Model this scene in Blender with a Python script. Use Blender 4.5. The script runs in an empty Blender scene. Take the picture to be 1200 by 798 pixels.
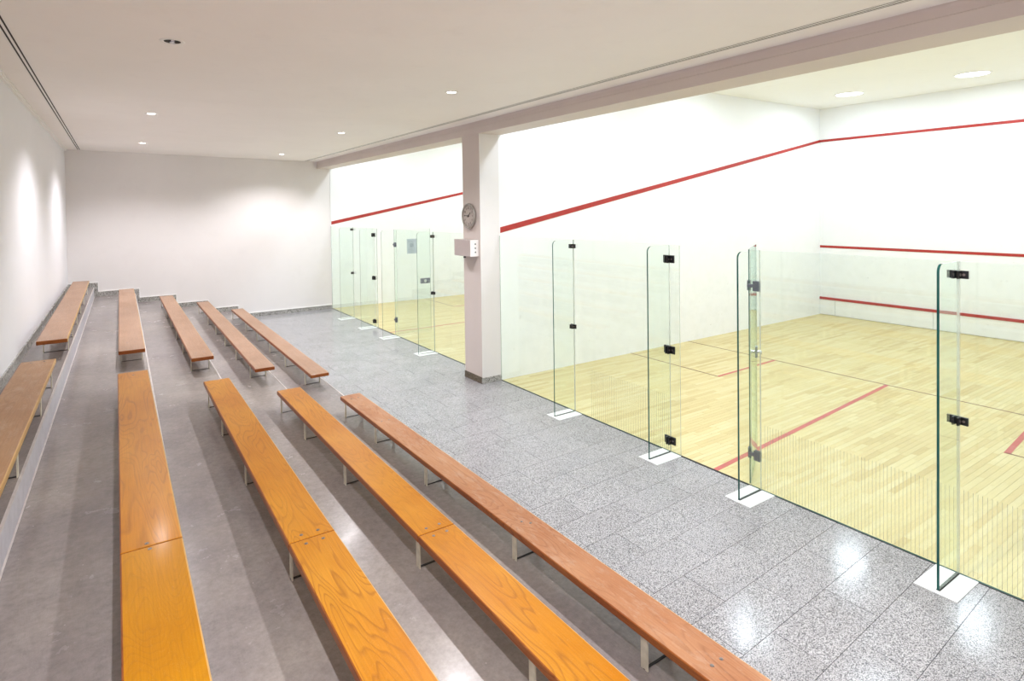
import bpy, bmesh, math, random
from mathutils import Vector, Matrix
random.seed(7)
scene = bpy.context.scene
COL = scene.collection

# ------------------------------------------------------------------ camera
cam_d = bpy.data.cameras.new('camera')
cam = bpy.data.objects.new('camera', cam_d)
COL.objects.link(cam)
scene.camera = cam
CAM = Vector((-4.86485, -7.41369, 2.58825))
YAW, PITCH, ROLL = math.radians(33.765), math.radians(1.0862), math.radians(-0.7969)
fw = Vector((math.sin(YAW)*math.cos(PITCH), math.cos(YAW)*math.cos(PITCH), -math.sin(PITCH)))
rt = Vector((math.cos(YAW), -math.sin(YAW), 0)); up = rt.cross(fw)
r2 = rt*math.cos(ROLL) + up*math.sin(ROLL); u2 = -rt*math.sin(ROLL) + up*math.cos(ROLL)
m = Matrix((r2, u2, -fw)).transposed().to_4x4(); m.translation = CAM
cam.matrix_world = m
cam_d.sensor_fit = 'HORIZONTAL'; cam_d.sensor_width = 36.0
cam_d.lens = 692.4268/1200*36
cam_d.shift_x = (600-590.956)/1200
cam_d.shift_y = (257.214-399)/1200
cam_d.clip_start = 0.05; cam_d.clip_end = 200

# ------------------------------------------------------------------ world, exposure
world = bpy.data.worlds.new('world'); scene.world = world; world.use_nodes = True
world.node_tree.nodes['Background'].inputs[0].default_value = (0.8, 0.85, 0.9, 1)
world.node_tree.nodes['Background'].inputs[1].default_value = 0.3
vs = scene.view_settings
vs.view_transform = 'Standard'; vs.look = 'None'; vs.gamma = 1.0; vs.exposure = 1.68
vs.use_curve_mapping = False
try:
    scene.cycles.max_bounces = 16; scene.cycles.diffuse_bounces = 8
    scene.cycles.transparent_max_bounces = 24
except Exception:
    pass

# light levels (watts)
COURT_W = 12.0          # each court ceiling lamp
COURT_COL = (0.76, 0.88, 1.0)
DOWN_W = 100.0           # each gallery downlight
DOWN_COL = (0.98, 0.945, 0.98)

# ------------------------------------------------------------------ dimensions
ZC_L, ZC_R = 3.965, 3.866          # gallery ceiling height, left wall / beam
XG = 0.0                            # glass plane
YF = 8.13                           # far wall
YN = -10.6                          # near wall
XFR = 9.014                         # courts' front wall
CZ = 4.80                           # court ceiling
YA1 = -7.45                         # near side of near court
HG = 2.18
def wall_x(y): return -5.72 + (y-0.12)*0.0125
def ceil_z(x): return ZC_L + (x+5.7)*(ZC_R-ZC_L)/5.4
TIER_Z = {0: 0.0, 1: 0.2, 2: 0.4, 3: 0.6, 4: 0.8, 5: 1.0}
TIER_X = {1: (-2.40, -2.37), 2: (-3.10, -3.03), 3: (-3.81, -3.69), 4: (-4.54, -4.41), 5: (-5.315, -5.17)}  # at y=-1 / y=8.13
def tier_x(k, y):
    a, b = TIER_X[k]
    return a + (b-a)*(y+1)/9.13

# ------------------------------------------------------------------ material helpers
def mat(name):
    m = bpy.data.materials.new(name); m.use_nodes = True
    nt = m.node_tree
    return m, nt, nt.nodes['Principled BSDF']
def N(nt, kind, **kw):
    n = nt.nodes.new(kind)
    for k, v in kw.items():
        if k.startswith('i_'):
            key = k[2:]
            n.inputs[int(key) if key.isdigit() else key.replace('_', ' ')].default_value = v
        else: setattr(n, k, v)
    return n
def L(nt, a, b): nt.links.new(a, b)
def coords(nt, scale=(1, 1, 1), rnd=0.0, which='Object'):
    tc = N(nt, 'ShaderNodeTexCoord'); mp = N(nt, 'ShaderNodeMapping')
    mp.inputs['Scale'].default_value = scale
    L(nt, tc.outputs[which], mp.inputs['Vector'])
    if rnd:
        oi = N(nt, 'ShaderNodeObjectInfo'); mu = N(nt, 'ShaderNodeMath', operation='MULTIPLY', i_1=rnd)
        L(nt, oi.outputs['Random'], mu.inputs[0]); L(nt, mu.outputs[0], mp.inputs['Location'])
    return mp.outputs[0]
def ramp(nt, fac, stops):
    r = N(nt, 'ShaderNodeValToRGB')
    el = r.color_ramp.elements
    while len(el) < len(stops): el.new(0.5)
    for e, (p, c) in zip(el, stops):
        e.position = p; e.color = (*c, 1) if len(c) == 3 else c
    L(nt, fac, r.inputs[0]); return r.outputs[0]
def mix(nt, fac, a, b, mode='MIX'):
    mx = N(nt, 'ShaderNodeMix', data_type='RGBA', blend_type=mode)
    for s, i in ((fac, 0), (a, 6), (b, 7)):
        if hasattr(s, 'is_output'): L(nt, s, mx.inputs[i])
        else: mx.inputs[i].default_value = s if i == 0 else (*s, 1)
    return mx.outputs[2]
def noise(nt, vec, scale, detail=3, rough=0.5, dist=0.0):
    n = N(nt, 'ShaderNodeTexNoise'); n.inputs['Scale'].default_value = scale
    n.inputs['Detail'].default_value = detail; n.inputs['Roughness'].default_value = rough
    n.inputs['Distortion'].default_value = dist
    L(nt, vec, n.inputs['Vector']); return n.outputs['Fac']
def bump(nt, b, h, strength, dist=0.01):
    n = N(nt, 'ShaderNodeBump'); n.inputs['Strength'].default_value = strength
    n.inputs['Distance'].default_value = dist
    L(nt, h, n.inputs['Height']); L(nt, n.outputs[0], b.inputs['Normal'])
def math_(nt, op, a, b=None, c=None):
    n = N(nt, 'ShaderNodeMath', operation=op)
    for i, s in enumerate((a, b, c)):
        if s is None: continue
        if hasattr(s, 'is_output'): L(nt, s, n.inputs[i])
        else: n.inputs[i].default_value = s
    return n.outputs[0]
def plain(name, col, rough=0.5, metal=0.0, spec=0.5, nz=0.0):
    m, nt, b = mat(name)
    b.inputs['Base Color'].default_value = (*col, 1); b.inputs['Roughness'].default_value = rough
    b.inputs['Metallic'].default_value = metal; b.inputs['Specular IOR Level'].default_value = spec
    v = coords(nt)
    n = noise(nt, v, 14, 4)
    c = ramp(nt, n, [(0.3, tuple(x*(1-nz) for x in col)), (0.7, tuple(min(1, x*(1+nz*0.5)) for x in col))])
    L(nt, c, b.inputs['Base Color'])
    return m
def paint(name, col, blotch=0.03, marks=False, rough=0.6):
    m, nt, b = mat(name)
    v = coords(nt)
    n = noise(nt, v, 1.1, 5, 0.6)
    c = ramp(nt, n, [(0.3, tuple(x*(1-blotch) for x in col)), (0.7, col)])
    if marks:     # ball scuffs and grime, mostly at playing height
        sep = N(nt, 'ShaderNodeSeparateXYZ'); L(nt, v, sep.inputs[0])
        hmask = ramp(nt, math_(nt, 'DIVIDE', sep.outputs['Z'], 3.0), [(0.0, (.85,)*3), (0.35, (.8,)*3), (0.65, (.10,)*3), (0.9, (0.02,)*3)])
        vo = N(nt, 'ShaderNodeTexVoronoi'); vo.inputs['Scale'].default_value = 9.0; L(nt, v, vo.inputs['Vector'])
        dots = ramp(nt, vo.outputs['Distance'], [(0.05, (1,)*3), (0.12, (0,)*3)])
        gate = ramp(nt, noise(nt, v, 2.6, 2), [(0.42, (0,)*3), (0.68, (1,)*3)])
        f = math_(nt, 'MULTIPLY', math_(nt, 'MULTIPLY', dots, gate), hmask)
        c = mix(nt, math_(nt, 'MULTIPLY', f, 0.7), c, (0.25, 0.25, 0.23))
        g2 = ramp(nt, noise(nt, v, 5.0, 6, 0.7), [(0.45, (0,)*3), (0.75, (1,)*3)])
        c = mix(nt, math_(nt, 'MULTIPLY', math_(nt, 'MULTIPLY', g2, hmask), 0.16), c, (0.40, 0.42, 0.38))
    else:
        g2 = ramp(nt, noise(nt, v, 3.0, 6, 0.75), [(0.55, (0,)*3), (0.8, (1,)*3)])
        c = mix(nt, math_(nt, 'MULTIPLY', g2, 0.10), c, (0.55, 0.52, 0.50))
    L(nt, c, b.inputs['Base Color']); b.inputs['Roughness'].default_value = rough
    b.inputs['Specular IOR Level'].default_value = 0.25
    bump(nt, b, noise(nt, v, 60, 3), 0.06, 0.004)
    return m

M = {}
M['wall'] = paint('gallery_wall_paint', (0.79, 0.765, 0.76), 0.04)
M['wall_cool'] = paint('left_wall_paint', (0.83, 0.83, 0.865), 0.03)
M['ceiling'] = paint('gallery_ceiling_paint', (0.95, 0.925, 0.91), 0.03)
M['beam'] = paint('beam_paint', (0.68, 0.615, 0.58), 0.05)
M['court_wall'] = paint('court_wall_plaster', (0.87, 0.885, 0.90), 0.02, True)
M['court_ceiling'] = paint('court_ceiling_paint', (0.90, 0.90, 0.87), 0.02)
M['red'] = plain('red_line_paint', (0.42, 0.028, 0.022), 0.5, nz=0.15)
M['red_floor'] = plain('red_floor_line_paint', (0.50, 0.10, 0.085), 0.4, nz=0.15)
M['dark_line'] = plain('dark_floor_line_paint', (0.16, 0.06, 0.035), 0.5, nz=0.2)
M['black'] = plain('black_fitting_metal', (0.012, 0.012, 0.014), 0.35, nz=0.2)
M['grey_metal'] = plain('grey_fitting_metal', (0.10, 0.10, 0.16), 0.4, 0.3, nz=0.15)
M['dark'] = plain('dark_gap', (0.02, 0.018, 0.018), 0.8, nz=0.2)
M['plate'] = plain('white_floor_plate', (0.80, 0.84, 0.84), 0.25, nz=0.04)
M['leg'] = plain('cream_leg_paint', (0.68, 0.63, 0.50), 0.45, nz=0.2)
M['white'] = plain('white_trim_paint', (0.88, 0.87, 0.86), 0.4, nz=0.03)
M['clock_rim'] = plain('clock_rim_metal', (0.42, 0.40, 0.37), 0.3, 0.7, nz=0.05)
M['clock_face'] = plain('clock_dial', (0.46, 0.41, 0.37), 0.5, nz=0.04)
M['ink'] = plain('black_print', (0.03, 0.025, 0.025), 0.6, nz=0.1)
M['box_grey'] = plain('box_enamel', (0.52, 0.455, 0.44), 0.45, nz=0.04)
M['box_white'] = plain('box_white_face', (0.88, 0.86, 0.85), 0.4, nz=0.02)
M['paper'] = plain('notice_paper', (0.42, 0.50, 0.56), 0.7, nz=0.04)
M['paper_mark'] = plain('notice_print', (0.24, 0.30, 0.36), 0.7, nz=0.04)
M['bolt'] = plain('steel_bolt', (0.30, 0.26, 0.24), 0.35, 0.9, nz=0.2)
M['steel'] = plain('polished_steel', (0.55, 0.56, 0.57), 0.25, 0.9, nz=0.1)

def glass_mat(name, tint, edge=False):
    m = bpy.data.materials.new(name); m.use_nodes = True; nt = m.node_tree
    nt.nodes.remove(nt.nodes['Principled BSDF'])
    out = nt.nodes['Material Output']
    tr = N(nt, 'ShaderNodeBsdfTransparent'); tr.inputs[0].default_value = (*tint, 1)
    gl = N(nt, 'ShaderNodeBsdfGlossy'); gl.inputs['Roughness'].default_value = 0.015
    gl.inputs[0].default_value = (0.9, 1, 0.95, 1)
    lw = N(nt, 'ShaderNodeLayerWeight'); lw.inputs[0].default_value = 0.5
    fr5 = math_(nt, 'ADD', math_(nt, 'MULTIPLY', math_(nt, 'POWER', lw.outputs['Facing'], 5.0), 0.96), 0.04)   # Schlick
    mx = N(nt, 'ShaderNodeMixShader')
    v = coords(nt)
    # faint hand smears on the glass
    sm = ramp(nt, noise(nt, v, 2.5, 5, 0.65), [(0.35, (0.85,)*3), (0.75, (1.25,)*3)])
    f = math_(nt, 'MULTIPLY', fr5, sm)
    L(nt, f, mx.inputs[0]); L(nt, tr.outputs[0], mx.inputs[1]); L(nt, gl.outputs[0], mx.inputs[2])
    L(nt, mx.outputs[0], out.inputs[0])
    return m
M['glass'] = glass_mat('clear_green_tinted_glass', (0.97, 0.99, 0.978))
m_, nt_, b_ = mat('glass_cut_edge')
b_.inputs['Base Color'].default_value = (0.01, 0.085, 0.075, 1); b_.inputs['Roughness'].default_value = 0.12
c_ = ramp(nt_, noise(nt_, coords(nt_), 3, 2), [(0.3, (0.006, 0.06, 0.06)), (0.7, (0.02, 0.12, 0.10))])
L(nt_, c_, b_.inputs['Base Color'])
M['edge'] = m_
m_ = bpy.data.materials.new('frosted_line'); m_.use_nodes = True; nt_ = m_.node_tree
b_ = nt_.nodes['Principled BSDF']; b_.inputs['Base Color'].default_value = (0.48, 0.47, 0.38, 1)
b_.inputs['Roughness'].default_value = 0.7; b_.inputs['Alpha'].default_value = 0.42
M['frost'] = m_

m_ = bpy.data.materials.new('clear_silicone_joint'); m_.use_nodes = True; nt_ = m_.node_tree
b_ = nt_.nodes['Principled BSDF']; b_.inputs['Base Color'].default_value = (0.50, 0.54, 0.50, 1)
b_.inputs['Roughness'].default_value = 0.4; b_.inputs['Alpha'].default_value = 0.55
M['seal'] = m_

def granite(name, lo, hi, dark, rough=0.12, scale=150):
    m, nt, b = mat(name)
    v = coords(nt, which='Object', rnd=7.0)
    n1 = noise(nt, v, scale*0.55, 2, 0.6)
    c = ramp(nt, n1, [(0.36, lo), (0.50, hi), (0.62, (min(1, hi[0]*1.35), min(1, hi[1]*1.35), min(1, hi[2]*1.36)))])
    vo = N(nt, 'ShaderNodeTexVoronoi'); vo.inputs['Scale'].default_value = scale*0.6; L(nt, v, vo.inputs['Vector'])
    sp = N(nt, 'ShaderNodeSeparateColor'); L(nt, vo.outputs['Color'], sp.inputs[0])
    dk = ramp(nt, sp.outputs[0], [(0.77, (0,)*3), (0.80, (1,)*3)])
    c = mix(nt, math_(nt, 'MULTIPLY', dk, 0.72), c, dark)
    big = ramp(nt, noise(nt, v, 1.6, 3), [(0.3, (0.90,)*3), (0.7, (1.04,)*3)])
    c = mix(nt, 1.0, c, big, 'MULTIPLY')
    L(nt, c, b.inputs['Base Color'])
    r = ramp(nt, noise(nt, v, 3.0, 4), [(0.3, (rough*0.7,)*3), (0.7, (rough*1.5,)*3)])
    L(nt, r, b.inputs['Roughness']); b.inputs['Specular IOR Level'].default_value = 0.38
    return m
M['granite'] = granite('speckled_granite', (0.115, 0.115, 0.12), (0.39, 0.385, 0.395), (0.035, 0.035, 0.045), 0.13, 330)
M['skirt'] = granite('grey_granite_skirting', (0.22, 0.215, 0.20), (0.40, 0.39, 0.37), (0.10, 0.095, 0.085), 0.3, 110)
M['skirt_brown'] = granite('brown_stone_skirting', (0.085, 0.07, 0.045), (0.14, 0.115, 0.08), (0.04, 0.03, 0.02), 0.35, 110)
M['grout'] = plain('dark_grout', (0.16, 0.155, 0.16), 0.8, nz=0.2)

def tier_mat():
    m, nt, b = mat('polished_tier_floor')
    v = coords(nt)
    n = noise(nt, v, 0.9, 6, 0.65)
    c = ramp(nt, n, [(0.28, (0.225, 0.198, 0.202)), (0.5, (0.300, 0.270, 0.258)), (0.72, (0.38, 0.345, 0.315))])
    n2 = noise(nt, v, 26, 6, 0.75)
    c = mix(nt, 0.55, c, ramp(nt, n2, [(0.3, (0.62,)*3), (0.7, (1.18,)*3)]), 'MULTIPLY')
    # pale specks, chips and scratches in the wax
    vo = N(nt, 'ShaderNodeTexVoronoi'); vo.inputs['Scale'].default_value = 17; L(nt, v, vo.inputs['Vector'])
    sp = ramp(nt, vo.outputs['Distance'], [(0.03, (1,)*3), (0.075, (0,)*3)])
    gate = ramp(nt, noise(nt, v, 7, 2), [(0.55, (0,)*3), (0.62, (1,)*3)])
    c = mix(nt, math_(nt, 'MULTIPLY', math_(nt, 'MULTIPLY', sp, gate), 0.6), c, (0.75, 0.72, 0.68))
    sv = coords(nt, (1.0, 0.16, 1.0))
    sc = ramp(nt, noise(nt, sv, 7.0, 7, 0.8, 1.5), [(0.485, (0,)*3), (0.5, (1,)*3), (0.515, (0,)*3)])
    c = mix(nt, math_(nt, 'MULTIPLY', sc, 0.10), c, (0.55, 0.52, 0.50))
    L(nt, c, b.inputs['Base Color'])
    r = ramp(nt, noise(nt, v, 4, 5, 0.7), [(0.3, (0.18,)*3), (0.75, (0.30,)*3)])
    L(nt, r, b.inputs['Roughness']); b.inputs['Specular IOR Level'].default_value = 0.26
    bump(nt, b, n2, 0.05, 0.003)
    return m
M['tier'] = tier_mat()
m_, nt_, b_ = mat('riser_cement')
v_ = coords(nt_)
c_ = ramp(nt_, noise(nt_, v_, 9, 6, 0.7), [(0.3, (0.46, 0.45, 0.49)), (0.7, (0.60, 0.59, 0.64))])
L(nt_, c_, b_.inputs['Base Color']); b_.inputs['Roughness'].default_value = 0.45
M['riser'] = m_
M['nosing'] = plain('pale_worn_nosing', (0.60, 0.56, 0.54), 0.4, nz=0.15)

def wood(name, base, light, line, contrast=0.6, rough=0.28, coat=0.35, wear=0.0, wearcol=(0.7, 0.6, 0.5), streak=0.5):
    m, nt, b = mat(name)
    v = coords(nt, (3.2, 0.42, 3.2), rnd=23.0)
    n = noise(nt, v, 1.6, 2, 0.45, 0.35)
    rings = math_(nt, 'FRACT', math_(nt, 'MULTIPLY', n, 24.0))
    rl = ramp(nt, rings, [(0.0, (0,)*3), (0.62, (0.12,)*3), (0.86, (1,)*3), (1.0, (0,)*3)])
    vf = coords(nt, (60, 1.6, 60), rnd=11.0)
    fib = noise(nt, vf, 2.2, 5, 0.7)
    vb = coords(nt, (1.4, 0.8, 1), rnd=5.0)
    base = tuple(x*0.80 for x in base); light = tuple(x*0.80 for x in light); wearcol = tuple(x*0.9 for x in wearcol)
    c = ramp(nt, noise(nt, vb, 2.0, 3), [(0.3, base), (0.7, light)])
    gate = ramp(nt, noise(nt, vb, 1.4, 2), [(0.34, (0.25,)*3), (0.62, (1,)*3)])
    c = mix(nt, math_(nt, 'MULTIPLY', math_(nt, 'MULTIPLY', rl, gate), contrast), c, line)
    c = mix(nt, streak, c, ramp(nt, fib, [(0.3, (0.70,)*3), (0.68, (1.12,)*3)]), 'MULTIPLY')
    if wear:
        vw = coords(nt, (5, 1.6, 5), rnd=3.0)
        w = ramp(nt, noise(nt, vw, 3.2, 8, 0.8), [(0.50, (0,)*3), (0.64, (1,)*3)])
        c = mix(nt, math_(nt, 'MULTIPLY', w, wear), c, wearcol)
    # thin scratches in the varnish
    vs2 = coords(nt, (9, 6, 9), rnd=2.0)
    sc = ramp(nt, noise(nt, vs2, 2.6, 3, 0.6, 3.0), [(0.493, (0,)*3), (0.5, (1,)*3), (0.507, (0,)*3)])
    c = mix(nt, math_(nt, 'MULTIPLY', sc, 0.14), c, (0.80, 0.60, 0.35))
    L(nt, c, b.inputs['Base Color'])
    b.inputs['Roughness'].default_value = rough+0.06; b.inputs['Coat Weight'].default_value = coat*0.2
    b.inputs['Coat Roughness'].default_value = 0.13; b.inputs['Specular IOR Level'].default_value = 0.12
    bump(nt, b, fib, 0.10, 0.002)
    return m
M['w_orange'] = wood('orange_varnished_pine', (0.60, 0.215, 0.008), (0.74, 0.33, 0.03), (0.29, 0.10, 0.015), 0.62)
M['w_yellow'] = wood('golden_varnished_pine', (0.56, 0.225, 0.004), (0.66, 0.29, 0.010), (0.30, 0.12, 0.012), 0.32)
M['w_amber'] = wood('deep_amber_varnished_pine', (0.60, 0.22, 0.008), (0.72, 0.31, 0.025), (0.26, 0.085, 0.012), 0.6)
M['w_pink'] = wood('weathered_reddish_pine', (0.47, 0.205, 0.095), (0.60, 0.32, 0.17), (0.20, 0.075, 0.035), 0.5, 0.42, 0.12, 0.45, (0.52, 0.37, 0.27))
M['w_tan'] = wood('tan_worn_pine', (0.47, 0.24, 0.10), (0.56, 0.33, 0.17), (0.25, 0.11, 0.045), 0.40, 0.35, 0.2, 0.35, (0.62, 0.45, 0.32))
M['w_pale'] = wood('pale_brown_pine', (0.44, 0.255, 0.155), (0.52, 0.32, 0.21), (0.26, 0.13, 0.07), 0.35, 0.3, 0.25, 0.3, (0.48, 0.33, 0.24), 0.7)
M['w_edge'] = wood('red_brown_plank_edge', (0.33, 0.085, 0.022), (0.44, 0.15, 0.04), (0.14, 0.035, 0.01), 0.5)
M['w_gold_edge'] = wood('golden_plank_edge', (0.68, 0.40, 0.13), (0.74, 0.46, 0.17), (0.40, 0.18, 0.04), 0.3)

def maple():
    m, nt, b = mat('maple_strip_floor')
    oi = N(nt, 'ShaderNodeObjectInfo'); ge = N(nt, 'ShaderNodeNewGeometry')
    r = math_(nt, 'FRACT', math_(nt, 'ADD', math_(nt, 'MULTIPLY', oi.outputs['Random'], 3.7), ge.outputs['Random Per Island']))
    c = ramp(nt, r, [(0.0, (0.528, 0.409, 0.172)), (0.12, (0.59, 0.475, 0.22)), (0.55, (0.629, 0.528, 0.255)), (1.0, (0.66, 0.572, 0.308))])
    v = coords(nt, (1.3, 22, 1), which='Object')
    g = noise(nt, v, 3, 5, 0.7)
    c = mix(nt, 0.5, c, ramp(nt, g, [(0.3, (0.84, 0.82, 0.76)), (0.65, (1.06,)*3)]), 'MULTIPLY')
    vk = coords(nt, (1, 2.2, 1))
    k = ramp(nt, noise(nt, vk, 5.0, 6, 0.8), [(0.62, (0,)*3), (0.78, (1,)*3)])
    c = mix(nt, math_(nt, 'MULTIPLY', k, 0.35), c, (0.42, 0.31, 0.17))
    L(nt, c, b.inputs['Base Color']); b.inputs['Roughness'].default_value = 0.38
    b.inputs['Specular IOR Level'].default_value = 0.4
    return m
M['maple'] = maple()

def emit(name, col, s):
    m = bpy.data.materials.new(name); m.use_nodes = True; nt = m.node_tree
    b = nt.nodes['Principled BSDF']; b.inputs['Base Color'].default_value = (*col, 1)
    b.inputs['Emission Color'].default_value = (*col, 1); b.inputs['Emission Strength'].default_value = s
    return m
M['lamp_court'] = emit('lit_court_lens', (1.0, 1.0, 0.98), 1.6)
M['lamp_down'] = emit('lit_downlight_lens', (1.0, 0.93, 0.86), 5.0)

# ------------------------------------------------------------------ mesh helpers
class MB:
    def __init__(s): s.v = []; s.f = []; s.mi = []
    def add(s, vs, fs, mi=0):
        o = len(s.v); s.v += [tuple(p) for p in vs]
        for k, f in enumerate(fs):
            s.f.append([o+i for i in f]); s.mi.append(mi[k] if isinstance(mi, (list, tuple)) else mi)
    def box(s, x0, y0, z0, x1, y1, z1, mi=0):
        x0, x1 = sorted((x0, x1)); y0, y1 = sorted((y0, y1)); z0, z1 = sorted((z0, z1))
        s.add([(x0, y0, z0), (x1, y0, z0), (x1, y1, z0), (x0, y1, z0), (x0, y0, z1), (x1, y0, z1), (x1, y1, z1), (x0, y1, z1)],
              [(0, 3, 2, 1), (4, 5, 6, 7), (0, 1, 5, 4), (1, 2, 6, 5), (2, 3, 7, 6), (3, 0, 4, 7)], mi)
    def prism(s, pts, z0, z1, mi=0):       # pts CCW in xy; z0/z1 numbers or lists
        n = len(pts)
        a = z0 if isinstance(z0, (list, tuple)) else [z0]*n
        b = z1 if isinstance(z1, (list, tuple)) else [z1]*n
        vs = [(p[0], p[1], a[i]) for i, p in enumerate(pts)] + [(p[0], p[1], b[i]) for i, p in enumerate(pts)]
        fs = [tuple(reversed(range(n))), tuple(range(n, 2*n))] + [(i, (i+1) % n, n+(i+1) % n, n+i) for i in range(n)]
        s.add(vs, fs, mi)
    def extrude(s, prof, axis, a, b, mi=0):  # prof: list of 2D points in the other two axes
        n = len(prof)
        def P(p, t):
            return {'x': (t, p[0], p[1]), 'y': (p[0], t, p[1]), 'z': (p[0], p[1], t)}[axis]
        vs = [P(p, a) for p in prof] + [P(p, b) for p in prof]
        fs = [tuple(reversed(range(n))), tuple(range(n, 2*n))] + [(i, (i+1) % n, n+(i+1) % n, n+i) for i in range(n)]
        s.add(vs, fs, mi)
    def cyl(s, c, r, h, axis='z', n=20, mi=0, r2=None):
        r2 = r if r2 is None else r2
        def P(rr, k, t):
            a = 2*math.pi*k/n; u, w = rr*math.cos(a), rr*math.sin(a)
            return {'z': (c[0]+u, c[1]+w, c[2]+t), 'x': (c[0]+t, c[1]+u, c[2]+w), 'y': (c[0]+w, c[1]+t, c[2]+u)}[axis]
        vs = [P(r, k, 0) for k in range(n)] + [P(r2, k, h) for k in range(n)]
        fs = [tuple(reversed(range(n))), tuple(range(n, 2*n))] + [(i, (i+1) % n, n+(i+1) % n, n+i) for i in range(n)]
        s.add(vs, fs, mi)
    def lathe(s, c, prof, n=24, axis='z', mi=0):  # prof: (r, t) pairs
        def P(rr, k, t):
            a = 2*math.pi*k/n; u, w = rr*math.cos(a), rr*math.sin(a)
            return {'z': (c[0]+u, c[1]+w, c[2]+t), 'x': (c[0]+t, c[1]+u, c[2]+w)}[axis]
        vs = [P(r, k, t) for r, t in prof for k in range(n)]
        fs = []
        for j in range(len(prof)-1):
            for i in range(n):
                fs.append((j*n+i, j*n+(i+1) % n, (j+1)*n+(i+1) % n, (j+1)*n+i))
        s.add(vs, fs, mi)
    def build(s, name, mats, parent=None, loc=(0, 0, 0), bevel=0.0, smooth=False, seg=2):
        me = bpy.data.meshes.new(name); me.from_pydata(s.v, [], s.f)
        if not isinstance(mats, (list, tuple)): mats = [mats]
        for mm in mats: me.materials.append(mm)
        me.polygons.foreach_set('material_index', s.mi)
        bm = bmesh.new(); bm.from_mesh(me)
        bmesh.ops.recalc_face_normals(bm, faces=bm.faces)
        if bevel: bmesh.ops.bevel(bm, geom=list(bm.edges), offset=bevel, segments=seg, affect='EDGES', profile=0.5)
        bm.to_mesh(me); bm.free()
        if smooth:
            for p in me.polygons: p.use_smooth = True
        o = bpy.data.objects.new(name, me); COL.objects.link(o)
        o.location = loc
        if parent is not None: o.parent = parent
        return o
def inst(src, name, parent, loc, rz=0.0):
    o = src.copy(); COL.objects.link(o); o.name = name; o.parent = parent; o.location = loc
    if rz: o.rotation_euler = (0, 0, rz)
    return o
def empty(name, loc, rz=0.0):
    o = bpy.data.objects.new(name, None); COL.objects.link(o); o.location = loc
    o.rotation_euler = (0, 0, rz); o.empty_display_size = 0.2; return o
def tag(o, label=None, cat=None, group=None, kind=None):
    if label: o['label'] = label
    if cat: o['category'] = cat
    if group: o['group'] = group
    if kind: o['kind'] = kind
    return o
def struct(o, label): return tag(o, label, kind='structure')

# ================================================================== SETTING
# ---- gallery walls
b = MB(); b.prism([(wall_x(YN)-0.2, YN), (wall_x(YN), YN), (wall_x(YF), YF), (wall_x(YF)-0.2, YF)], 0, 4.2)
wall_left = struct(b.build('wall_left', M['wall_cool']), 'long white wall to the left of the top row of benches')
b = MB(); b.box(-6.1, YF, 0, XFR+0.2, YF+0.2, 5.0)
wall_far = struct(b.build('wall_far', M['wall']), 'white wall at the far end behind the stepped floor and far court')
b = MB(); b.box(-6.1, YN-0.2, 0, 0.3, YN, 4.2)
wall_near = struct(b.build('wall_near', M['wall']), 'white wall at the near end of the gallery behind the viewpoint')
b = MB(); b.box(-0.1, YN, 0, 0.1, YA1-0.5, 3.69)
wall_right = struct(b.build('wall_right', M['wall']), 'short white wall beyond the near end of the near court')

# ---- ceiling of the gallery (slightly out of level as seen)
b = MB()
pts = [(-6.1, YN), (-0.30, YN), (-0.30, YF), (-6.1, YF)]
b.prism(pts, [ceil_z(p[0]) for p in pts], [ceil_z(p[0])+0.15 for p in pts])
ceiling = struct(b.build('ceiling', M['ceiling']), 'smooth off-white plaster ceiling above the benches')
# thin cornice along the left wall
b = MB()
for dx, dz, w in ((0.0, 0.0, 0.03), (0.03, 0.0, 0.012)):
    b.prism([(wall_x(YN)+dx, YN), (wall_x(YN)+dx+w, YN), (wall_x(YF)+dx+w, YF), (wall_x(YF)+dx, YF)], 3.925 if dx == 0 else 3.945, 3.962)
struct(b.build('trim_1', M['white']), 'thin white cornice between the left wall and the ceiling')

# ---- beam over the glass walls
b = MB()
zt = ceil_z(-0.34)
arc = [(-0.335 - 0.03*(1-math.cos(math.pi/2*k/5)), (zt-0.03) + 0.03*math.sin(math.pi/2*k/5)) for k in range(6)]   # small cove into the ceiling
prof = [(0.05, 3.69), (0.05, CZ), (-0.30, CZ), (-0.30, zt+0.03), (-0.365, zt+0.03)] + list(reversed(arc))
prof = prof + [(-0.335, 3.795), (-0.342, 3.788), (-0.342, 3.69)]
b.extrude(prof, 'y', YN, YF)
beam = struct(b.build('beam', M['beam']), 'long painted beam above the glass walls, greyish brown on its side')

# ---- pillar between the two courts
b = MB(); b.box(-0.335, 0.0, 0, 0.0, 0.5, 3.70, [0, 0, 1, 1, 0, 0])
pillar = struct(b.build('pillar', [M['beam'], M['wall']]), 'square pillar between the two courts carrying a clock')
b = MB(); b.box(-0.347, -0.0, 0.0, -0.335, 0.5, 0.095)
tag(b.build('skirting', M['skirt_brown'], pillar), 'dark brown stone skirting')
b = MB(); b.box(-0.347, -0.012, 0.0, -0.012, 0.0, 0.085)
tag(b.build('skirting', M['skirt'], pillar), 'grey granite skirting')

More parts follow.
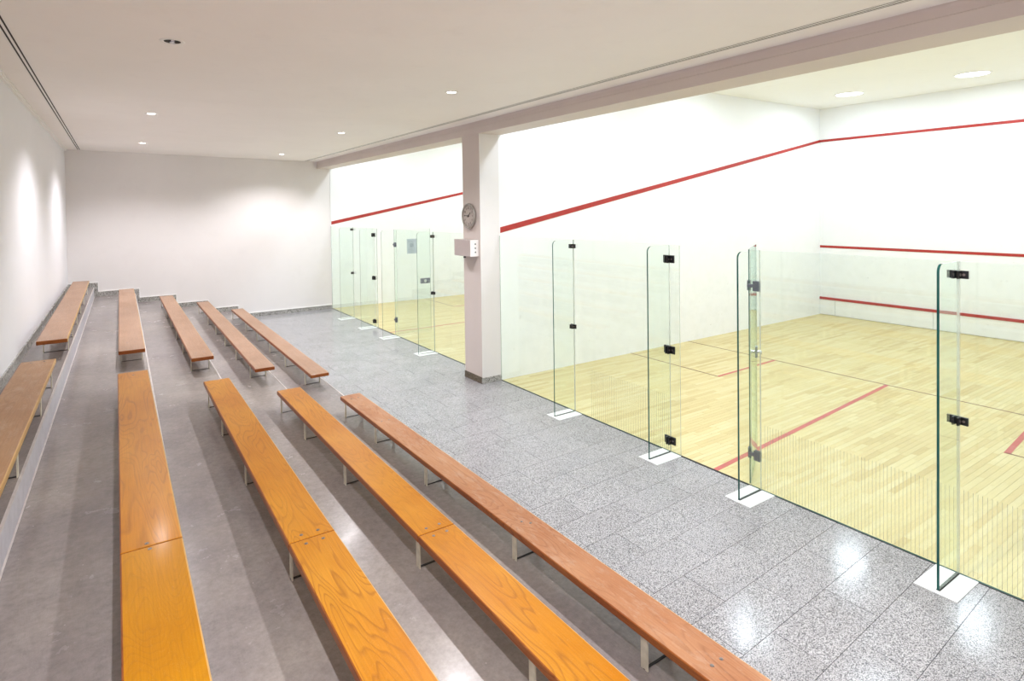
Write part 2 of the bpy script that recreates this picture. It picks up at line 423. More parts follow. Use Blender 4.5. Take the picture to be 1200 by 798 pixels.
# ---- court shell
b = MB(); b.box(0.0, 0.0, 0, XFR, 0.5, CZ)
wall_divider = struct(b.build('wall_divider', M['court_wall']), 'tall white side wall between the two squash courts')
b = MB(); b.box(XFR, -8.2, 0, XFR+0.2, YF, 5.0)
wall_front = struct(b.build('wall_front', M['court_wall']), 'white front wall of the courts with three red lines')
b = MB(); b.box(-0.335, YA1-0.5, 0, XFR, YA1, CZ)
wall_side = struct(b.build('wall_side', M['court_wall']), 'white side wall closing the near court on the right')
b = MB(); b.box(-0.32, -8.2, CZ, XFR+0.2, YF+0.2, CZ+0.2)
ceiling_court = struct(b.build('ceiling_court', M['court_ceiling']), 'white ceiling high above the squash courts')
# far court's own plaster skin over the far wall
b = MB(); b.box(0.0, YF-0.012, 0, XFR, YF, CZ)
wall_far_court = struct(b.build('wall_far_court', M['court_wall']), 'white plastered far side wall of the far squash court')

# out-of-court and service lines (painted, slightly proud)
def sloped(name, y, side, parent, w0=0.085, w1=0.06):
    yy0, yy1 = (y, y+0.006*side)
    b = MB()
    z0, z1 = 2.262, 4.055
    vs = [(0.015, yy0, z0-w0/2), (XFR, yy0, z1-w1/2), (XFR, yy0, z1+w1/2), (0.015, yy0, z0+w0/2),
          (0.015, yy1, z0-w0/2), (XFR, yy1, z1-w1/2), (XFR, yy1, z1+w1/2), (0.015, yy1, z0+w0/2)]
    b.add(vs, [(0, 1, 2, 3), (4, 7, 6, 5), (0, 4, 5, 1), (1, 5, 6, 2), (2, 6, 7, 3), (3, 7, 4, 0)])
    return tag(b.build(name, M['red'], parent), 'sloping red out line')
sloped('out_line', 0.0, -1, wall_divider)
sloped('out_line', YF-0.012, -1, wall_far_court)
sloped('out_line', YA1, 1, wall_side)
for (nm, z, w) in (('out_line', 4.055, 0.055), ('service_line', 1.592, 0.055), ('tin_line', 0.385, 0.055)):
    for y0, y1 in ((YA1, 0.0), (0.5, YF-0.012)):
        b = MB(); b.box(XFR-0.006 if nm != 'tin_line' else XFR-0.032, y0, z-w/2, XFR, y1, z+w/2)
        b.build(nm, M['red'], wall_front)
# tin boards under the lowest line
seams = [0.0, -0.35, -2.30, -4.25, -6.20, YA1]
for y1, y0 in zip(seams[:-1], seams[1:]):
    b = MB(); b.box(XFR-0.022, y0+0.004, 0.012, XFR, y1-0.004, 0.357)
    b.build('tin_panel', M['court_wall'], wall_front)
for y0, y1 in ((0.5, 2.2), (2.2, 4.15), (4.15, 6.1), (6.1, YF-0.012)):
    b = MB(); b.box(XFR-0.022, y0+0.004, 0.012, XFR, y1-0.004, 0.357)
    b.build('tin_panel', M['court_wall'], wall_front)

# ---- granite walkway: bed and single tiles
b = MB(); b.box(-2.6, YN, -0.12, -0.008, YF, -0.012)
floor = struct(b.build('floor', M['grout']), 'speckled granite walkway between the benches and the glass walls')
def skew(x, y): return 0.05*x*min(1, max(0, -y/4.0))
pitch = 0.3345
k0 = -5.617 - 15*pitch
k = 0
yb = k0
while yb < YF-0.02:
    y1 = min(yb+pitch, YF)
    off = (-0.58 if k % 2 == 0 else -0.92)
    xs = [-0.012]
    x = off
    while x > -2.40: xs.append(x); x -= 0.655
    xs.append(-2.44)
    for xa, xb in zip(xs[:-1], xs[1:]):
        if xa-xb < 0.03: continue
        g = 0.0016
        x1_, x0_ = xa-g, xb+g
        ya, yc = max(YN, yb)+g, y1-g
        cx_, cy_ = (x0_+x1_)/2, (ya+yc)/2
        b = MB()
        p = [(x0_, ya+skew(x0_, ya)), (x1_, ya+skew(x1_, ya)), (x1_, yc+skew(x1_, yc)), (x0_, yc+skew(x0_, yc))]
        p = [(q[0]-cx_, q[1]-cy_) for q in p]
        b.prism(p, -0.012, random.uniform(-0.0004, 0.0004))
        b.build('granite_tile', M['granite'], floor, (cx_, cy_, 0))
    yb = y1; k += 1
# floor track under the glass
b = MB(); b.box(-0.012, YA1, -0.02, 0.012, 0.0, 0.003); b.box(-0.012, 0.5, -0.02, 0.012, YF, 0.003)
struct(b.build('trim_2', M['dark']), 'dark floor track under the glass walls')

# ---- stepped floor for the benches
tiers = empty('tiered_floor', (-4, -1, 0)); struct(tiers, 'stepped polished grey floor rising in five tiers to the left')
for k in range(1, 6):
    b = MB()
    z1 = TIER_Z[k]
    xl = (lambda y: wall_x(y)) if k == 5 else (lambda y, kk=k: tier_x(kk+1, y)-0.02)
    p = [(xl(YN), YN), (tier_x(k, YN), YN), (tier_x(k, YF), YF), (xl(YF), YF)]
    q = [(x+4, y+1) for x, y in p]
    b.prism(q, -0.1, z1, [0, 0, 0, 1, 0, 0])
    o = b.build('step', [M['tier'], M['riser']], tiers)
    # pale worn nosing on the edge
    b = MB()
    b.prism([(tier_x(k, YN)+4-0.010, YN+1), (tier_x(k, YN)+4+0.004, YN+1), (tier_x(k, YF)+4+0.004, YF+1), (tier_x(k, YF)+4-0.010, YF+1)], z1-0.012, z1+0.0015)
    n = b.build('nosing', M['nosing'], o)
# pale joint at the foot of the top riser
b = MB()
b.prism([(tier_x(5, YN)+0.001, YN), (tier_x(5, YN)+0.010, YN), (tier_x(5, YF)+0.010, YF), (tier_x(5, YF)+0.001, YF)], 0.8, 0.806)
struct(b.build('trim_3', M['nosing']), 'pale joint at the foot of the highest riser')

# ---- skirting, stepped along the far wall
bb = empty('baseboard_far', (0, YF, 0)); struct(bb, 'grey granite skirting stepping up along the far wall')
def sk(x0, x1, z0, z1):
    b = MB(); b.box(x0, -0.015, z0, x1, 0, z1); b.build('skirting_tile', M['skirt'], bb)
    b = MB(); b.box(x0, -0.020, z1, x1, 0, z1+0.020); b.build('highlight_ledge', M['white'], bb)  # white strip paints in the highlight along the skirting top
prev = -0.02
x1e = tier_x(1, YF)+0.075
for x0, x1 in ((x1e, -1.75), (-1.75, -1.15), (-1.15, -0.55), (-0.55, -0.01)): sk(x0+0.001, x1-0.001, 0, 0.095)
for k in range(1, 6):
    xk = tier_x(k, YF)
    z = TIER_Z[k]
    xr = xk+0.07
    xl = wall_x(YF) if k == 5 else tier_x(k+1, YF)+0.07
    sk(xl+0.001, xk, z, z+0.10)
    b = MB(); b.box(xk, -0.015, TIER_Z[k-1], xr, 0, z+0.10); b.build('skirting_tile', M['skirt'], bb)
    b = MB(); b.box(xk, -0.020, z+0.10, xr+0.014, 0, z+0.12); b.box(xr, -0.020, TIER_Z[k-1]+0.12, xr+0.014, 0, z+0.10); b.build('highlight_ledge', M['white'], bb)  # painted highlight carried round each step in white
bl = empty('baseboard_left', (-5.7, 0, 1.0)); struct(bl, 'grey granite skirting along the left wall behind the top benches')
yy = YN
while yy < YF-0.02:
    y1 = min(yy+0.6, YF-0.016)
    b = MB()
    b.prism([(wall_x(yy)+5.7, yy+0.001), (wall_x(yy)+5.7+0.016, yy+0.001), (wall_x(y1)+5.7+0.016, y1-0.001), (wall_x(y1)+5.7, y1-0.001)], 0, 0.10)
    b.build('skirting_tile', M['skirt'], bl)
    yy = y1
    if y1 >= YF-0.02: break

# ---- court floors: strip boards as single planks near the glass, the rest joined
def project(p):
    d = Vector(p)-CAM; z = d.dot(fw)
    if z < 0.2: return None
    return (692.43*d.dot(r2)/z+590.96, 257.2-692.43*d.dot(u2)/z, z)
boards = []
def lay(y0, y1):
    w = 0.0585
    y = y0; res = []
    while y < y1-0.01:
        yb = min(y+w, y1)
        x = 0.013 - random.uniform(0, 0.6)
        while x < XFR:
            ln = random.choice((0.28, 0.38, 0.5, 0.6, 0.75, 0.95))*random.uniform(0.85, 1.1)
            xa, xb = max(0.013, x), min(XFR, x+ln)
            if xb-xa > 0.02: res.append((xa, y, xb, yb))
            x += ln
        y = yb
    return res
def court_floor(name, y0, y1, label, singles):
    b = MB(); b.box(0.0, y0, -0.12, XFR, y1, -0.014)
    fl = struct(b.build(name, M['dark']), label)
    bs = lay(y0, y1)
    def area(t):
        c = ((t[0]+t[2])/2, (t[1]+t[3])/2, 0); q = project(c)
        if not q or not (0 < q[0] < 1200 and 0 < q[1] < 798): return 0
        q1 = project((t[0], c[1], 0)); q2 = project((t[2], c[1], 0)); q3 = project((c[0], t[1], 0)); q4 = project((c[0], t[3], 0))
        if not (q1 and q2 and q3 and q4): return 0
        return abs((q2[0]-q1[0])*(q4[1]-q3[1])-(q2[1]-q1[1])*(q4[0]-q3[0]))
    bs.sort(key=area, reverse=True)
    g = 0.0008
    for t in bs[:singles]:
        b = MB(); hx, hy = (t[2]-t[0])/2-g, (t[3]-t[1])/2-g
        b.box(-hx, -hy, -0.014, hx, hy, 0)
        b.build('floorboard', M['maple'], fl, ((t[0]+t[2])/2, (t[1]+t[3])/2, random.uniform(-0.0003, 0)))
    b = MB()
    for t in bs[singles:]: b.box(t[0]+g, t[1]+g, -0.014, t[2]-g, t[3]-g, random.uniform(-0.0003, 0))
    tag(b.build('floorboards', M['maple'], fl), kind='stuff')
    return fl
floor_a = court_floor('floor_court', YA1, 0.0, 'pale maple strip floor of the near squash court', 300)
floor_b = court_floor('floor_far_court', 0.5, YF-0.012, 'pale maple strip floor of the far squash court', 0)
def fl_line(p0, p1, w, m, parent, lab):
    a, c = Vector((*p0, 0)), Vector((*p1, 0)); d = (c-a).normalized(); n = Vector((-d.y, d.x, 0))*w/2
    b = MB(); b.prism([tuple((a-n)[:2]), tuple((c-n)[:2]), tuple((c+n)[:2]), tuple((a+n)[:2])], -0.001, 0.0012)
    tag(b.build('court_line', m, parent), lab)
fl_line((4.28, YA1), (4.28, 0), 0.022, M['dark_line'], floor_a, 'dark short line across the court')
fl_line((2.74, -1.80), (2.74, 0), 0.022, M['dark_line'], floor_a, 'dark back line of the left service box')
fl_line((2.73, -1.80), (4.29, -1.765), 0.05, M['red_floor'], floor_a, 'red side line of the left service box')
fl_line((0.014, -3.775), (4.27, -3.475), 0.055, M['red_floor'], floor_a, 'red half court line')
fl_line((2.74, -5.26), (4.28, -5.13), 0.055, M['red_floor'], floor_a, 'red side line of the right service box')
fl_line((2.755, YA1), (2.755, -5.24), 0.022, M['dark_line'], floor_a, 'dark back line of the right service box')
fl_line((4.28, 0.5), (4.28, YF-0.012), 0.022, M['dark_line'], floor_b, 'dark short line across the far court')
fl_line((2.70, 6.35), (2.70, YF-0.012), 0.022, M['dark_line'], floor_b, 'dark back line of the far service box')
fl_line((2.70, 6.35), (4.28, 6.35), 0.05, M['red_floor'], floor_b, 'red side line of the far service box')
fl_line((0.014, 4.28), (4.28, 4.32), 0.05, M['red_floor'], floor_b, 'red half court line of the far court')
fl_line((2.70, 0.5), (2.70, 2.2), 0.022, M['dark_line'], floor_b, 'dark back line of the near service box')
fl_line((2.70, 2.2), (4.28, 2.2), 0.05, M['red_floor'], floor_b, 'red side line of the near service box')

# ================================================================== GLASS WALLS
TH = 0.012
def pane_mesh(y0, y1, z0=0.004, z1=HG, x=0.0):
    b = MB(); b.box(x-TH/2, y0, z0, x+TH/2, y1, z1, [1, 2, 2, 0, 2, 0])
    return b
def fin_mesh():
    # glass fin standing out from the wall plane, outer top corner rounded; origin at the wall plane
    R = 0.055; H = HG; D = 0.335; T = 0.016
    prof = [(-0.008, 0.006), (-D, 0.006)]
    for k in range(7):
        a = math.pi/2*k/6
        prof.append((-D+R-R*math.cos(a), H-R+R*math.sin(a)))
    prof.append((-0.008, H))
    n = len(prof); b = MB()
    vs = [(p[0], -T/2, p[1]) for p in prof] + [(p[0], T/2, p[1]) for p in prof]
    fs = [tuple(range(n)), tuple(reversed(range(n)))] + [(i, (i+1) % n, n+(i+1) % n, n+i) for i in range(n)]
    b.add(vs, fs, [0, 0]+[1]*(n-2)+[2, 2]); return b
def partition(ylist, fins, plates, brackets, etched, label, ext):
    root = empty('glass_wall', (0, (ylist[0][0]+ylist[-1][1])/2, 0))
    oy = root.location.y
    tag(root, label, 'glass wall', 'frameless glass back walls of the courts')
    for y0, y1 in ylist:
        pane_mesh(y0-oy+0.003, y1-oy-0.003).build('glass_pane', [M['glass'], M['edge'], M['seal']], root)
    fsrc = None
    for i, y in enumerate(fins):
        if fsrc is None: fsrc = fin_mesh().build('glass_fin', [M['glass'], M['edge'], M['seal']], root, (0, y-oy, 0)); f = fsrc
        else: f = inst(fsrc, 'glass_fin', root, (0, y-oy, 0))
        b = MB(); b.box(-0.375, -0.125, 0.0, -0.012, 0.125, 0.006)
        p = b.build('base_plate', M['plate'], root, (0, plates[i]-oy, 0.0))
        b = MB(); b.box(-0.338, -0.012, 0.004, -0.012, 0.012, 0.0075)
        b.build('fin_slot', M['dark'], p, (0, y-plates[i], 0))
    for (y, z, sy, sz) in brackets:   # black angle clamps joining fin and pane
        b = MB()
        b.box(-0.022, -sy, -sz/2, -0.006, sy, sz/2)
        b.box(-0.062, -0.022, -sz/2, -0.012, -0.008, sz/2)
        b.box(-0.062, 0.008, -sz/2, -0.012, 0.022, sz/2)
        o = b.build('clamp', M['black'], root, (0, y-oy, z), bevel=0.0015, seg=1)
        b = MB(); b.cyl((-0.042, -0.0265, 0), 0.009, 0.005, 'y', 10); b.cyl((-0.024, -sy*0.6, 0), 0.009, 0.003, 'x', 10)
        b.build('screw', M['bolt'], o)
    if etched:
        b = MB()
        for y0, y1 in etched:
            y = y0+0.03
            while y < y1-0.01:
                b.box(-0.0072, y-oy-0.0013, 0.02, -0.0062, y-oy+0.0013, 0.60); y += 0.0265
        tag(b.build('etched_lines', M['frost'], root), 'fine vertical etched lines along the foot of the glass', kind='stuff')
    return root
pa = partition([(YA1, -5.775), (-5.775, -4.172), (-3.37, -1.70), (-1.70, 0.0)][::1],
               [-1.70, -3.24, -4.275, -5.77], [-1.715, -3.255, -4.285, -5.765],
               [(-1.70, 2.10, 0.050, 0.052), (-1.70, 1.085, 0.050, 0.052), (-3.24, 2.035, 0.070, 0.080), (-3.24, 1.085, 0.070, 0.080), (-3.24, 0.13, 0.070, 0.080),
                (-5.77, 2.09, 0.062, 0.055), (-5.77, 1.08, 0.062, 0.055)],
               [(YA1, -5.775), (-5.775, -4.28), (-3.24, -2.0)],
               'clear glass back wall of the near court on four white floor plates', 0)
pb = partition([(0.5, 2.20), (2.20, 3.96), (4.90, 6.44), (6.44, YF-0.012)],
               [2.17, 3.82, 5.05, 6.42], [2.17, 3.82, 5.05, 6.42],
               [(6.42, 2.13, 0.050, 0.052), (6.42, 1.085, 0.050, 0.052), (5.05, 2.04, 0.070, 0.080), (5.05, 1.09, 0.070, 0.080), (5.05, 0.13, 0.070, 0.080),
                (2.17, 2.10, 0.050, 0.052), (2.17, 1.075, 0.050, 0.052)],
               None, 'clear glass back wall of the far court beyond the pillar', 0)

def hinge(parent, loc, ang):
    # patch hinge: plate on the fixed pane, knuckle, plate on the door
    b = MB(); b.box(-0.016, -0.108, -0.045, -0.006, -0.048, 0.045); b.box(0.006, -0.108, -0.045, 0.016, -0.048, 0.045)
    b.box(-0.014, -0.050, -0.014, 0.014, 0.010, 0.014)
    ca, sa = math.cos(ang), math.sin(ang)
    def R(u, w): return (u*ca - w*sa, u*sa + w*ca)
    for s in (-1, 1):
        p = [R(0.004, s*0.006), R(0.050, s*0.006), R(0.050, s*0.016), R(0.004, s*0.016)]
        if s < 0: p = p[::-1]
        b.prism(p, -0.045, 0.045)
    o = b.build('hinge', M['grey_metal'], parent, loc)
    tag(o, 'grey metal patch hinge')
# door of the near court, swung into the court
ang = math.atan2(0.385, 0.70)
d1 = empty('door_1', (0.0, -4.160, 0)); struct(d1, 'clear glass door of the near court, swung open into the court')
W = 0.79
b = MB(); b.box(0.012, -0.005, 0.012, W, 0.005, HG, [1, 1, 0, 1, 0, 1])
o = b.build('door_glass', [M['glass'], M['edge']], d1); o.rotation_euler = (0, 0, ang)
for z in (1.85, 0.30): hinge(d1, (0, 0, z), ang)
b = MB(); b.box(W-0.085, -0.016, 1.02, W-0.02, 0.016, 1.13); b.cyl((W-0.05, -0.05, 1.075), 0.016, 0.10, 'y', 14)
b.box(W-0.115, -0.056, 1.065, W-0.04, -0.046, 1.085); b.box(W-0.115, 0.046, 1.065, W-0.04, 0.056, 1.085)
o = b.build('door_lock', M['steel'], d1); o.rotation_euler = (0, 0, ang); tag(o, 'small steel lock with lever')
# door of the far court, standing square to the glass wall
d2 = empty('door_2', (0.0, 3.985, 0)); struct(d2, 'clear glass door of the far court, open, with a notice on it')
b = MB(); b.box(0.012, -0.005, 0.012, 0.83, 0.005, HG, [1, 1, 0, 1, 0, 1])
b.build('door_glass', [M['glass'], M['edge']], d2)
for z in (1.87, 0.32): hinge(d2, (0, 0, z), 0.0)
b = MB(); b.box(0.60, -0.020, 1.015, 0.815, 0.020, 1.125)
lk = b.build('door_lock', M['grey_metal'], d2, bevel=0.004, seg=1); tag(lk, 'grey lock case with a round disc')
b = MB(); b.cyl((0.70, -0.027, 1.07), 0.032, 0.054, 'y', 20); b.build('lock_disc', M['steel'], lk)
nt2 = MB(); nt2.box(0.295, 3.9785-3.985+0.0, 1.665, 0.515, -0.0052, 1.975)
notice = nt2.build('notice', M['paper'], None, (0, 3.985, 0)); tag(notice, 'pale blue paper notice stuck on the open far glass door', 'notice')
b = MB()
for i, z in enumerate((1.93, 1.90, 1.77, 1.745, 1.72, 1.695)):
    b.box(0.325, -0.0072, z, 0.485 - 0.03*(i % 2), -0.0064, z+0.008)
b.box(0.36, -0.0072, 1.80, 0.45, -0.0064, 1.88)
tag(b.build('printed_marks', M['paper_mark'], notice), 'grey print, too small to read')

# ================================================================== BENCHES
rad = math.radians
def plank_mb(w, y0, y1, th=0.044):
    b = MB(); b.box(-w/2, y0, -th, w/2, y1, 0, 0); return b
def make_bench(row, y_near, y_far, c_near, c_far, w, joints, stations, mats, label, group, ztop=0.22, screws=True, edge_ix=None, bolts=()):
    """root Empty on the tier floor at the bench's middle, local y along the bench"""
    zt = TIER_Z[row]; ym = (y_near+y_far)/2
    a = math.atan2(c_near-c_far, y_far-y_near)
    cm = (c_near+c_far)/2
    root = empty('bench', (cm, ym, zt), a); tag(root, label, 'bench', group)
    hl = (y_far-y_near)/2/math.cos(a)
    cuts = [-hl] + [j-ym for j in joints] + [hl]
    segs = []
    for i, (p, q) in enumerate(zip(cuts[:-1], cuts[1:])):
        m1 = mats[i % len(mats)]
        b = plank_mb(w, p+0.0012 - (p+q)/2, q-0.0012-(p+q)/2)
        o = b.build('seat_plank', [m1, M['w_edge'], M['w_gold_edge']], root, (0, (p+q)/2, ztop), bevel=0.007, seg=2)
        # ends and left edge dark red-brown, right edge golden
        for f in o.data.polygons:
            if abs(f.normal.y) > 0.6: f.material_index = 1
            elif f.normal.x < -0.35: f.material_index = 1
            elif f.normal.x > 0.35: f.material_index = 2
            f.use_smooth = False
        segs.append((p, q, o))
    leg_h = ztop-0.044
    legsrc = bar = None
    for y in stations:
        ly = y-ym
        for s in (-1, 1):
            if legsrc is None:
                b = MB(); b.box(-0.0035, -0.023, 0, 0.0035, 0.023, leg_h)
                legsrc = b.build('leg', M['leg'], root, (s*(w/2-0.022), ly, 0)); 
            else: inst(legsrc, 'leg', root, (s*(w/2-0.022), ly, 0))
        if bar is None:
            b = MB(); b.box(-w/2+0.0185, -0.007, 0.0005, w/2-0.0185, 0.007, 0.004)
            bar = b.build('foot_bar', M['dark'], root, (0, ly, 0))
        else: inst(bar, 'foot_bar', root, (0, ly, 0))
        if screws:
            for p, q, o in segs:
                if p-0.02 <= ly <= q+0.02:
                    for s in (-1, 1):
                        b = MB(); b.lathe((0, 0, 0), [(0.0001, 0.0018), (0.006, 0.0015), (0.0095, 0.0)], 10)
                        b.build('screw', M['bolt'], o, (s*0.042, ly-(p+q)/2, 0.0004))
                    break
    for (by, bx) in bolts:
        ly = by-ym
        for p, q, o in segs:
            if p <= ly <= q:
                b = MB(); b.lathe((0, 0, 0), [(0.0001, 0.003), (0.004, 0.003), (0.0045, 0.0008), (0.007, 0.0022), (0.0088, 0.0022), (0.0100, 0.0)], 14)
                b.build('bolt', M['bolt'], o, (bx, ly-(p+q)/2, 0.0003)); break
    return root
GF, GN = 'pale benches in the far half of the tiers', 'long varnished benches in the near half of the tiers'
st_far = [0.85, 1.98, 3.08, 4.18, 5.28, 6.85]
mpale = [M['w_pale']]
make_bench(1, 0.47, 6.90, -2.577, -2.528, 0.240, [], st_far, mpale, 'far-half pale brown bench on the lowest tier, nearest the granite walkway', GF)
make_bench(2, 0.44, 7.12, -3.273, -3.190, 0.236, [], [y+0.06 for y in st_far], mpale, 'far-half pale brown bench on the second tier up', GF)
make_bench(3, 0.63, 7.10, -3.951, -3.891, 0.246, [], [y+0.08 for y in st_far], mpale, 'far-half pale brown bench on the middle tier', GF)
make_bench(4, 0.60, 7.18, -4.680, -4.600, 0.262, [], [1.07]+st_far[1:], mpale, 'far-half pale brown bench on the fourth tier, one below the top', GF)
make_bench(5, 0.68, 7.41, -5.414, -5.370, 0.275, [], [1.18, 2.05, 3.1, 4.2, 5.3, 6.9], mpale, 'far-half pale bench on the top tier by the left wall', GF)
st_near = [-0.75, -1.66, -2.80, -4.135, -5.30, -6.45, -8.3]
jb = [(-4.13, -0.045), (-4.13, 0.045), (-4.23, -0.045), (-4.23, 0.045)]
make_bench(1, -8.7, -0.63, -2.500, -2.553, 0.238, [], st_near, [M['w_pink']], 'near-half weathered reddish bench on the lowest tier beside the granite walkway', GN, screws=False,
           bolts=[(-4.10, -0.01), (-4.15, 0.03), (-0.80, -0.04), (-0.80, 0.04), (-1.69, -0.04), (-1.69, 0.04), (-5.66, -0.03), (-5.66, 0.04)])
make_bench(2, -8.7, -0.65, -3.215, -3.253, 0.250, [-4.18], st_near, [M['w_orange'], M['w_amber']], 'near-half orange varnished bench on the second tier, bolted joint midway', GN, screws=False, bolts=jb)
make_bench(3, -8.7, -0.54, -4.020, -3.960, 0.248, [-4.18], st_near, [M['w_orange'], M['w_amber']], 'near-half orange bench on the middle tier with bold wavy grain', GN, screws=False, bolts=jb)
make_bench(4, -8.7, -0.506, -4.765, -4.703, 0.256, [-4.18], st_near, [M['w_yellow'], M['w_amber']], 'near-half golden bench on the fourth tier with scratched varnish', GN, screws=False,
           bolts=[(-4.21, -0.01), (-4.15, -0.02), (-0.66, 0.0)])
make_bench(5, -8.7, -0.38, -5.530, -5.445, 0.262, [-4.18], [-0.10-0.5, -1.5, -2.8, -4.1, -5.3, -6.5, -8.3], [M['w_tan']], 'near-half tan bench on the top tier by the left wall', GN, screws=False,
           bolts=[(-0.46, -0.05), (-0.46, 0.05)])

# ================================================================== CLOCK AND BOX ON THE PILLAR
clock = empty('wall_clock', (-0.335, 0.285, 2.48)); tag(clock, 'round metal-rimmed wall clock on the pillar above the grey box', 'clock')
b = MB(); b.lathe((0, 0, 0), [(0.175, 0.0), (0.188, -0.012), (0.192, -0.030), (0.186, -0.044), (0.176, -0.048), (0.166, -0.044), (0.164, -0.030)], 48, 'x')
b.build('rim', M['clock_rim'], clock, smooth=True)
b = MB(); b.cyl((-0.030, 0, 0), 0.166, 0.028, 'x', 48); dial = b.build('dial', M['clock_face'], clock)
def text_mesh(s, size):
    cu = bpy.data.curves.new('txt', 'FONT'); cu.body = s; cu.size = size; cu.align_x = 'CENTER'; cu.align_y = 'CENTER'; cu.extrude = 0.0006
    t = bpy.data.objects.new('txt', cu); COL.objects.link(t)
    me = bpy.data.meshes.new_from_object(t); bpy.data.objects.remove(t); return me
for h in range(1, 13):
    a = 2*math.pi*h/12
    me = text_mesh(str(h), 0.042); me.name = 'numeral'; me.materials.clear(); me.materials.append(M['ink'])
    o = bpy.data.objects.new('numeral', me); COL.objects.link(o); o.parent = dial
    # seen from the gallery: right of the dial is towards -y
    o.matrix_local = Matrix(((0, 0, -1, -0.0312), (-1, 0, 0, -0.118*math.sin(a)), (0, 1, 0, 0.118*math.cos(a)), (0, 0, 0, 1)))
b = MB()
for k in range(60):
    a = 2*math.pi*k/60; r0, r1 = (0.143, 0.156) if k % 5 == 0 else (0.149, 0.155)
    w = 0.003 if k % 5 == 0 else 0.0012
    ca, sa = math.cos(a), math.sin(a)
    p = [(-sa*r0-ca*w, ca*r0-sa*w), (-sa*r1-ca*w, ca*r1-sa*w), (-sa*r1+ca*w, ca*r1+sa*w), (-sa*r0+ca*w, ca*r0+sa*w)]
    b.extrude(p, 'x', -0.0316, -0.0304)
b.build('minute_marks', M['ink'], dial)
def hand(ang_deg, ln, w, x):
    a = rad(ang_deg); ca, sa = math.cos(a), math.sin(a)
    p = [(-sa*t - ca*s, ca*t - sa*s) for t, s in ((-0.03, -w), (ln*0.85, -w*0.8), (ln, 0), (ln*0.85, w*0.8), (-0.03, w))]
    b = MB(); b.extrude(p, 'x', x, x+0.0015); return b
hand(46, 0.080, 0.006, -0.0345).build('hour_hand', M['ink'], clock)
hand(274, 0.118, 0.0045, -0.037).build('minute_hand', M['ink'], clock)
b = MB(); b.cyl((-0.039, 0, 0), 0.009, 0.010, 'x', 16); b.build('hand_pin', M['ink'], clock)

bx = empty('wall_box', (-0.335, 0.29, 2.005)); tag(bx, 'grey metal box with three holes on its white side, under the pillar clock', 'box')
b = MB(); b.box(-0.145, -0.235, -0.122, 0.0, 0.245, 0.125); b.build('casing', M['box_grey'], bx, bevel=0.003, seg=1)
b = MB(); b.box(-0.143, -0.240, -0.120, -0.004, -0.235, 0.123); side = b.build('side_panel', M['box_white'], bx)
for z in (0.062, 0.002, -0.058):
    b = MB(); b.cyl((-0.060, -0.2425, z), 0.011, 0.003, 'y', 14); b.build('hole', M['black'], side)
b = MB(); b.cyl((-0.07, 0.06, -0.140), 0.014, 0.02, 'z', 14); b.cyl((-0.07, 0.06, -0.156), 0.020, 0.018, 'z', 14)
b.build('knob', M['black'], bx)

# ================================================================== CEILING FITTINGS
def slot(x_at, y0, y1, offs, w, label, m):
    root = empty('slot_diffuser', (x_at(0), 0, ceil_z(x_at(0)))); tag(root, label, 'air vent', 'linear slot vents in the ceiling')
    ox, oz = root.location.x, root.location.z
    def strip(x0, x1, dz, h, nm, mm):
        b = MB()
        p = [(x_at(y0)+x0-ox, y0), (x_at(y0)+x1-ox, y0), (x_at(y1)+x1-ox, y1), (x_at(y1)+x0-ox, y1)]
        zz = [ceil_z(q[0]+ox)-oz for q in p]
        b.prism(p, [z-dz for z in zz], [z-dz+h for z in zz]); b.build(nm, mm, root)
    strip(offs[0]-0.022, offs[-1]+0.022, 0.002, 0.004, 'flange', M['white'])
    for o in offs: strip(o-w/2, o+w/2, 0.0035, 0.003, 'slot', m)
slot(lambda y: -5.37-(8-y)*0.0105, -9.5, 8.02, (-0.016, 0.016), 0.012, 'pair of dark air slots in the ceiling along the left wall', M['dark'])
M['slot_soft'] = plain('grey_slot', (0.12, 0.11, 0.10), 0.7, nz=0.1)
slot(lambda y: -0.64, -9.5, 8.0, (-0.032, 0.0, 0.022), 0.006, 'row of thin grey air slots in the ceiling beside the beam', M['slot_soft'])

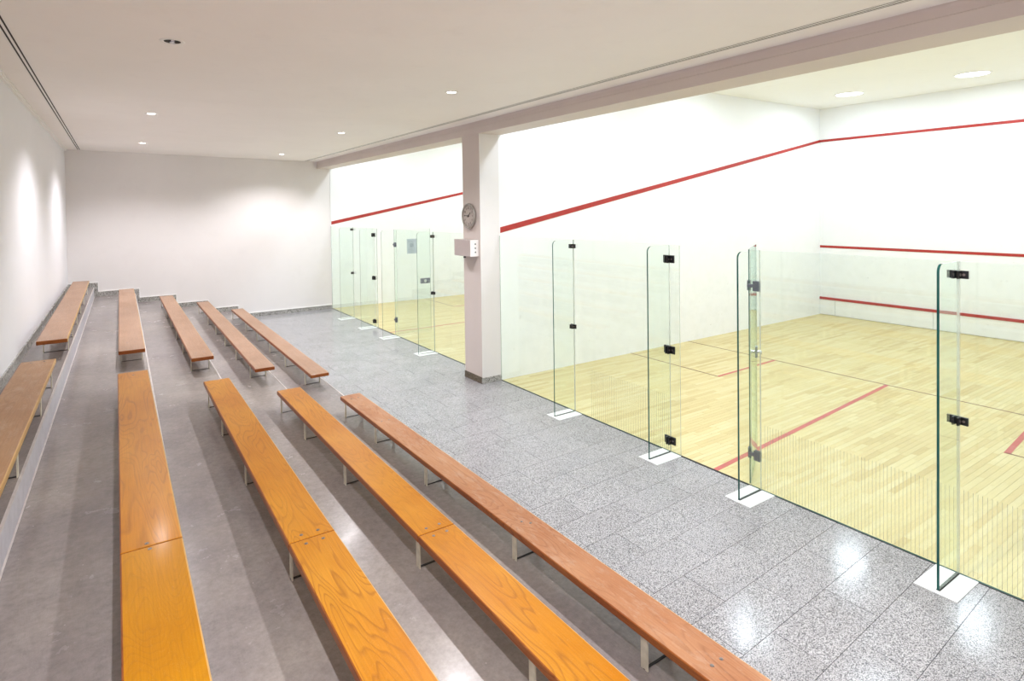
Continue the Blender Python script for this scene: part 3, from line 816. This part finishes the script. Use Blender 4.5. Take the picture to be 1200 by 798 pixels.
def downlight(x, y, lit, label):
    z = ceil_z(x)
    root = empty('downlight', (x, y, z)); tag(root, label, 'ceiling light', 'recessed ceiling downlights')
    if lit:
        b = MB(); b.lathe((0, 0, 0), [(0.048, -0.001), (0.052, -0.005), (0.070, -0.006), (0.076, -0.003), (0.078, 0.001)], 28)
        b.build('ring', M['white'], root, smooth=True)
        b = MB(); b.cyl((0, 0, -0.003), 0.050, 0.002, 'z', 24); b.build('lens', M['lamp_down'], root)
        ld = bpy.data.lights.new('downlight_lamp', 'SPOT'); ld.energy = DOWN_W; ld.color = DOWN_COL
        ld.spot_size = rad(142); ld.spot_blend = 0.62; ld.shadow_soft_size = 0.04
        lo = bpy.data.objects.new('downlight_lamp', ld); COL.objects.link(lo); lo.parent = root; lo.location = (0, 0, -0.012)
    else:
        b = MB(); b.lathe((0, 0, 0), [(0.060, -0.001), (0.064, -0.004), (0.088, -0.004), (0.092, 0.0)], 28)
        b.build('ring', M['white'], root, smooth=True)
        b = MB(); b.cyl((0, 0, -0.002), 0.060, 0.0015, 'z', 24); b.build('recess', M['dark'], root)
        b = MB(); b.box(-0.012, -0.055, -0.006, 0.012, 0.055, -0.002); b.cyl((0, 0, -0.010), 0.020, 0.008, 'z', 12)
        b.build('lamp_holder', M['steel'], root)
downlight(-4.30, 5.88, True, 'lit ceiling downlight on the left, nearest the far wall')
downlight(-4.36, 1.93, True, 'lit ceiling downlight on the left, second from the far wall')
downlight(-4.42, -2.07, False, 'dark empty downlight hole in the ceiling, lamp missing')
downlight(-1.57, 6.60, True, 'lit ceiling downlight near the beam, closest to the far wall')
downlight(-1.60, 2.34, True, 'lit ceiling downlight near the beam, midway along the ceiling')
downlight(-1.66, -1.60, True, 'lit ceiling downlight near the beam, closest to the viewer')
downlight(-4.42, -6.0, True, 'ceiling downlight above the viewpoint on the left')
downlight(-1.66, -5.6, True, 'ceiling downlight above the walkway nearest the viewpoint')
downlight(-4.42, -9.6, True, 'ceiling downlight at the near end on the left')
downlight(-1.66, -9.4, True, 'ceiling downlight at the near end above the walkway')

def court_lamp(x, y, label):
    root = empty('court_light', (x, y, CZ)); tag(root, label, 'ceiling light', 'round lights in the court ceilings')
    b = MB(); b.lathe((0, 0, 0), [(0.235, -0.004), (0.240, -0.014), (0.262, -0.014), (0.270, 0.0)], 32)
    b.build('ring', M['white'], root, smooth=True)
    b = MB(); b.cyl((0, 0, -0.010), 0.236, 0.006, 'z', 32); b.build('lens', M['lamp_court'], root)
    ld = bpy.data.lights.new('court_lamp', 'AREA'); ld.shape = 'DISK'; ld.size = 0.46; ld.energy = COURT_W; ld.color = COURT_COL
    lo = bpy.data.objects.new('court_lamp', ld); COL.objects.link(lo); lo.parent = root; lo.location = (0, 0, -0.018)
ROWS = {0.85: 'row above the glass wall', 4.2: 'middle row', 7.6: 'row by the front wall'}
for x in ROWS:
    for y, s in ((-1.35, 'beside the dividing wall'), (-3.4, 'in the centre'), (-5.5, 'on the right')):
        court_lamp(x, y, 'round ceiling light of the near court %s, %s' % (s, ROWS[x]))
    for y, s in ((2.1, 'beside the dividing wall'), (4.3, 'in the centre'), (6.5, 'beside the far wall')):
        court_lamp(x, y, 'round ceiling light of the far court %s, %s' % (s, ROWS[x]))
